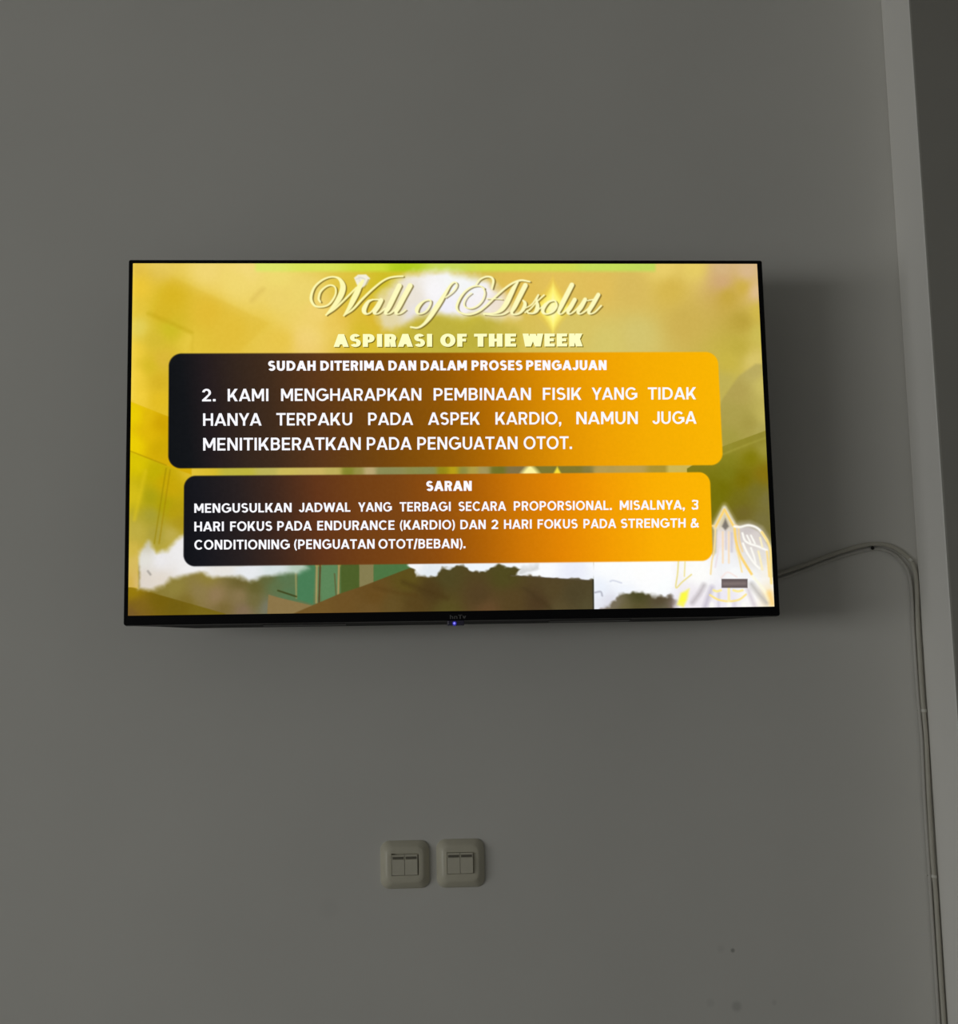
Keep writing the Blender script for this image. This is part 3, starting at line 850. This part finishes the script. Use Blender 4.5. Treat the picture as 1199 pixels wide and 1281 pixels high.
# the sans lettering: (word, left, right) along a line with cap top and baseline at both ends
LINES = [
    (0.31, (255, 255, 196), (418, 418.0, 434.0), (730, 417.2, 433.3), [('ASPIRASI', 418.2, 541.6), ('OF', 551.8, 584.9), ('THE', 594.1, 646.6), ('WEEK', 654.8, 730)]),
    (0.245, (252, 250, 255), (336, 451.4, 463.8), (760, 450.6, 462.9), [('SUDAH', 336.2, 395.7), ('DITERIMA', 401.6, 481.9), ('DAN', 486.9, 521.7), ('DALAM', 527.2, 585), ('PROSES', 590.9, 654.7), ('PENGAJUAN', 659.1, 759.7)]),
    (0.170, (250, 250, 255), (253, 486.6, 502.2), (871, 484.3, 499.5), [('2.', 253.3, 270.3), ('KAMI', 285.4, 336.4), ('MENGHARAPKAN', 352.3, 528), ('PEMBINAAN', 543.4, 665.1), ('FISIK', 680, 728.3), ('YANG', 741.1, 798), ('TIDAK', 811.2, 871.4)]),
    (0.170, (250, 250, 255), (254, 517.2, 532.8), (872, 514.4, 530.0), [('HANYA', 254.5, 327.9), ('TERPAKU', 346.3, 441.3), ('PADA', 461.4, 517.8), ('ASPEK', 536.3, 601.2), ('KARDIO,', 620.7, 703), ('NAMUN', 721.9, 798.6), ('JUGA', 816.9, 872)]),
    (0.170, (250, 250, 255), (254, 548.0, 563.8), (716, 545.7, 561.6), [('MENITIKBERATKAN', 254.5, 452), ('PADA', 459.6, 515.9), ('PENGUATAN', 522.9, 648.2), ('OTOT.', 655.9, 716.4)]),
    (0.25, (252, 250, 255), (534, 601.8, 614.2), (591, 601.5, 614.0), [('SARAN', 534, 590.9)]),
    (0.192, (250, 250, 255), (243, 630.2, 641.8), (874, 625.3, 636.9), [('MENGUSULKAN', 243.3, 365.3), ('JADWAL', 374.4, 439), ('YANG', 448.7, 490.9), ('TERBAGI', 500.6, 564.6), ('SECARA', 574.4, 634), ('PROPORSIONAL.', 643.5, 766), ('MISALNYA,', 776, 857.2), ('3', 865.5, 874.1)]),
    (0.192, (250, 250, 255), (243, 653.0, 664.9), (875, 648.0, 659.5), [('HARI', 243.3, 280.3), ('FOKUS', 288.2, 340.9), ('PADA', 347.3, 390.6), ('ENDURANCE', 397.4, 494.2), ('(KARDIO)', 501, 569.8), ('DAN', 576.6, 608.3), ('2', 615.6, 623.9), ('HARI', 631.2, 665.9), ('FOKUS', 673.2, 723.3), ('PADA', 730.6, 771.6), ('STRENGTH', 777.4, 858.2), ('&', 864.6, 875)]),
    (0.192, (250, 250, 255), (243, 675.8, 687.8), (583, 673.9, 685.8), [('CONDITIONING', 243.3, 362.9), ('(PENGUATAN', 368.4, 469.2), ('OTOT/BEBAN).', 474, 583)]),
]
V = [np.c_[gx.ravel(), np.full(NX * NZ, TY), gz.ravel() + TZ]]
COL = [lin(IMG)]
ii = np.arange(NX * NZ).reshape(NZ, NX)
quads = np.stack([ii[:-1, :-1], ii[1:, :-1], ii[1:, 1:], ii[:-1, 1:]], -1).reshape(-1, 4)
loops = [quads.ravel()]
sizes = [np.full(len(quads), 4)]
base = NX * NZ


def add_text(p, f, color, depth):
    global base
    g = hmap(H_in, p)
    V.append(np.c_[g[:, 0], np.full(len(g), TY - depth), g[:, 1] + TZ])
    COL.append(np.repeat(lin(color)[None], len(g), 0))
    loops.append(np.array([i for q in f for i in q], int) + base)
    sizes.append(np.array([len(q) for q in f], int))
    base += len(g)


for off, color, L, R, words in LINES:
    for (w, x0, x1) in words:
        v, f = text_mesh(w, off)
        px = x0 + (v[:, 0] - v[:, 0].min()) / (v[:, 0].max() - v[:, 0].min()) * (x1 - x0)
        k = (px - L[0]) / (R[0] - L[0])
        top, bot = L[1] + (R[1] - L[1]) * k, L[2] + (R[2] - L[2]) * k
        py = bot - v[:, 1] * (bot - top)
        p = np.c_[px, py]
        if off == 0.31:
            add_text(p + [1.3, 1.1], f, (128, 112, 24), 0.00012)
        add_text(p, f, color, 0.00025)

V = np.vstack(V); COL = np.vstack(COL); loops = np.concatenate(loops); sizes = np.concatenate(sizes)
V = V - np.array(PIV)
me = bpy.data.meshes.new('screen')
me.vertices.add(len(V)); me.vertices.foreach_set('co', V.astype(np.float32).ravel())
me.loops.add(len(loops)); me.loops.foreach_set('vertex_index', loops.astype(np.int32))
me.polygons.add(len(sizes))
me.polygons.foreach_set('loop_start', (np.cumsum(sizes) - sizes).astype(np.int32))
me.update(calc_edges=True)
me.validate()
at = me.attributes.new('picture', 'FLOAT_COLOR', 'POINT')
at.data.foreach_set('color', np.c_[COL, np.ones(len(COL))].astype(np.float32).ravel())
M_scr = mat('lit_screen', (0.004, 0.004, 0.004), 0.35, 0.1)
n = M_scr.node_tree
an = n.nodes.new('ShaderNodeAttribute'); an.attribute_name = 'picture'
n.links.new(an.outputs['Color'], n.nodes['Principled BSDF'].inputs['Emission Color'])
n.nodes['Principled BSDF'].inputs['Emission Strength'].default_value = 1.0
me.materials.append(M_scr)
scr = link(bpy.data.objects.new('screen', me), tv)
scr['label'] = 'lit screen with a yellow slide of white text on two dark to amber panels'


# ------------------------------------------------------------------ wall switches
def make_switch(cx, cz, w, h, label, rc, rw, rh, lift, tip, gap):
    t = empty('wall_switch', (cx, 0, cz), label, 'light switch', 'ivory double switches below the television')
    hx, hz = w / 2, h / 2
    ox, oz = rc[0] - cx, rc[1] - cz
    b = bmesh.new()
    prof = [(0.0, 0.0, .0135), (0.0, .0022, .0135), (.0008, .0038, .0135), (.0080, .0118, .0120), (.0100, .0128, .011), (.0125, .0130, .010)]
    rings = [rrect(hx - i, hz - i, r, -y) for i, y, r in prof]
    gx_, gz_ = ox + gap * .5, oz + gap * .5
    for e, y in ((.0022, -.0133), (.0006, -.0131), (.0006, -.0082)):
        rings.append(rrect(rw / 2 + e + gap / 2, rh / 2 + e + gap / 2, .0008, y, gx_, gz_))
    add_rings(b, rings, True, True)
    obj('cover_plate', b, M_plate, t, True)
    for s in (-1, 1):
        x0, x1 = (ox - rw / 2, ox - .0003) if s < 0 else (ox + .0003, ox + rw / 2)
        z0, z1 = oz - rh / 2, oz + rh / 2
        yb, yt = -(.0128 + lift), -(.0128 + lift + tip)
        b = bmesh.new()
        # cross-section of the rocker: bottom, face, step under the dark band, top lip
        sec = [(-.0088, z0), (yb + .0004, z0), (yb, z0 + .0006), (yt, z1 - .0072), (yt + .0012, z1 - .0066), (yt + .0012, z1 - .0028), (yt, z1 - .0022), (yt, z1 - .0004), (yt + .0005, z1), (-.0088, z1)]
        add_rings(b, [[(x, y, z) for y, z in sec] for x in (x0, x1)], True, True)
        rk = obj('rocker', b, M_rock, t)
        b = bmesh.new()
        add_box(b, x0 + .0012, x1 - .0012, yt + .0006, yt + .0018, z1 - .0064, z1 - .0030, .0003, 1)
        obj('rocker_dark_band', b, M_band, rk)  # dark inset strip across the rocker near its top
    return t


make_switch(-0.0756, 1.3622, 0.0732, 0.0708, 'ivory double light switch below the television, the left one of two', (-0.0763, 1.3619), .0383, .0299, .0014, .0008, .0014)
make_switch(0.0082, 1.3622, 0.0722, 0.0715, 'ivory double light switch below the television, the right one of two', (0.0069, 1.3626), .0384, .0304, .0034, .0010, .0002)

# ------------------------------------------------------------------ cables and clips
MAIN_C = [(0.330, 1.745), (0.4218, 1.7716), (0.4731, 1.7823), (0.5196, 1.7956), (0.5639, 1.8096), (0.6097, 1.8256), (0.649, 1.8366), (0.675, 1.8402), (0.6968, 1.8374), (0.7143, 1.8282),
          (0.7289, 1.8146), (0.7365, 1.7979), (0.7380, 1.7699), (0.7358, 1.713), (0.7355, 1.6691), (0.7354, 1.6004), (0.7367, 1.5632), (0.7372, 1.5262), (0.7355, 1.4405),
          (0.735, 1.3679), (0.7355, 1.3258), (0.7364, 1.3054), (0.7364, 1.2601), (0.7361, 1.1997), (0.736, 1.1538), (0.7362, 1.1058), (0.7365, 0.80), (0.7360, 0.45), (0.737, 0.0)]
R1, R2 = 0.0036, 0.0026
b = bmesh.new()
pts = [(0.27, TY + 0.0735, 1.79), (0.285, -0.05, 1.765)] + [(x, -R1 - .0003, z) for x, z in MAIN_C]
pts = smooth_path(pts, 7); pts[:, 1] = np.minimum(pts[:, 1], -R1 - .0003)
tube(b, pts, R1, 12)
tag(obj('cable', b, M_cable, None, True), 'thick cream cable arching from the television and running down the corner', 'cable')
SEC_C = [(0.330, 1.738), (0.4214, 1.7641), (0.4727, 1.7747), (0.5192, 1.7868), (0.5634, 1.8014), (0.6092, 1.8173), (0.6485, 1.8283), (0.6745, 1.8320), (0.6937, 1.8292), (0.7086, 1.82),
         (0.7213, 1.8050), (0.7278, 1.7866), (0.7296, 1.7574), (0.7287, 1.7069), (0.7287, 1.6441), (0.7290, 1.603), (0.7299, 1.5632), (0.7306, 1.5262)]
b = bmesh.new()
pts = [(0.25, TY + 0.0735, 1.78), (0.27, -0.05, 1.757)] + [(x, -R2 - .0003, z) for x, z in SEC_C] + [(0.7290, -R2 - .0003, z) for z in (1.44, 1.36, 1.2, 0.8, 0.4, 0.0)]
pts = smooth_path(pts, 7); pts[:, 1] = np.minimum(pts[:, 1], -R2 - .0003)
tube(b, pts, R2, 10)
CAB2 = obj('cable', b, M_cable2, None, True)
tag(CAB2, 'thin white cable tucked along the inner side of the thick cream one', 'cable')


def make_clip(x, z, ang, nail_side, label):
    t = empty('cable_clip', (x, 0, z), label, 'cable clip', 'clips holding the cables to the wall')
    t.rotation_euler = (0, ang, 0)               # strap runs across local x
    b = bmesh.new()
    n = 12
    for rr in (0,):
        outer = []
        r = R1 + .0011
        prof = [(-.0105, 0), (-.0105, -.0016), (-r, -.0018)]
        for i in range(n + 1):
            a = math.pi * (1 - i / n)
            prof.append((math.cos(a) * r, -R1 - math.sin(a) * r))
        prof += [(r, -.0018), (r, 0)]
        add_rings(b, [[(px, py, pz) for px, py in prof] for pz in (-.0021, .0021)], True, True)
    obj('strap', b, M_clip, t)
    b = bmesh.new()
    nx = -.0083
    rings = [[(nx + math.cos(2 * math.pi * k / 12) * q, y, math.sin(2 * math.pi * k / 12) * q) for k in range(12)] for q, y in ((.0009, 0), (.0009, -.0022), (.0016, -.0022), (.0014, -.0030))]
    add_rings(b, rings, True, True)
    obj('nail', b, M_nail, t, True)
    return t


make_clip(0.7300, 1.8135, math.radians(42), 1, 'small white clip on the cables at the bend, just below its top')
make_clip(0.7366, 1.5768, math.radians(4), 1, 'small white clip halfway down the vertical cable, upper of the two on the straight run')
make_clip(0.7356, 1.324, math.radians(12), 1, 'small white clip with a dark nail, lowest one on the vertical cable')
# bare dark nail under the crest of the cables
b = bmesh.new()
rings = [[(math.cos(2 * math.pi * k / 14) * q, y, math.sin(2 * math.pi * k / 14) * q) for k in range(14)] for q, y in ((.0013, .002), (.0013, -.006), (.0030, -.006), (.0030, -.0068), (.0022, -.0074))]
add_rings(b, rings, True, True)
nl = obj('nail', b, M_nail, None, True)
nl.location = (0.6700, 0, 1.8335)
tag(nl, 'dark nail head in the wall at the crest of the cable arch', 'nail')
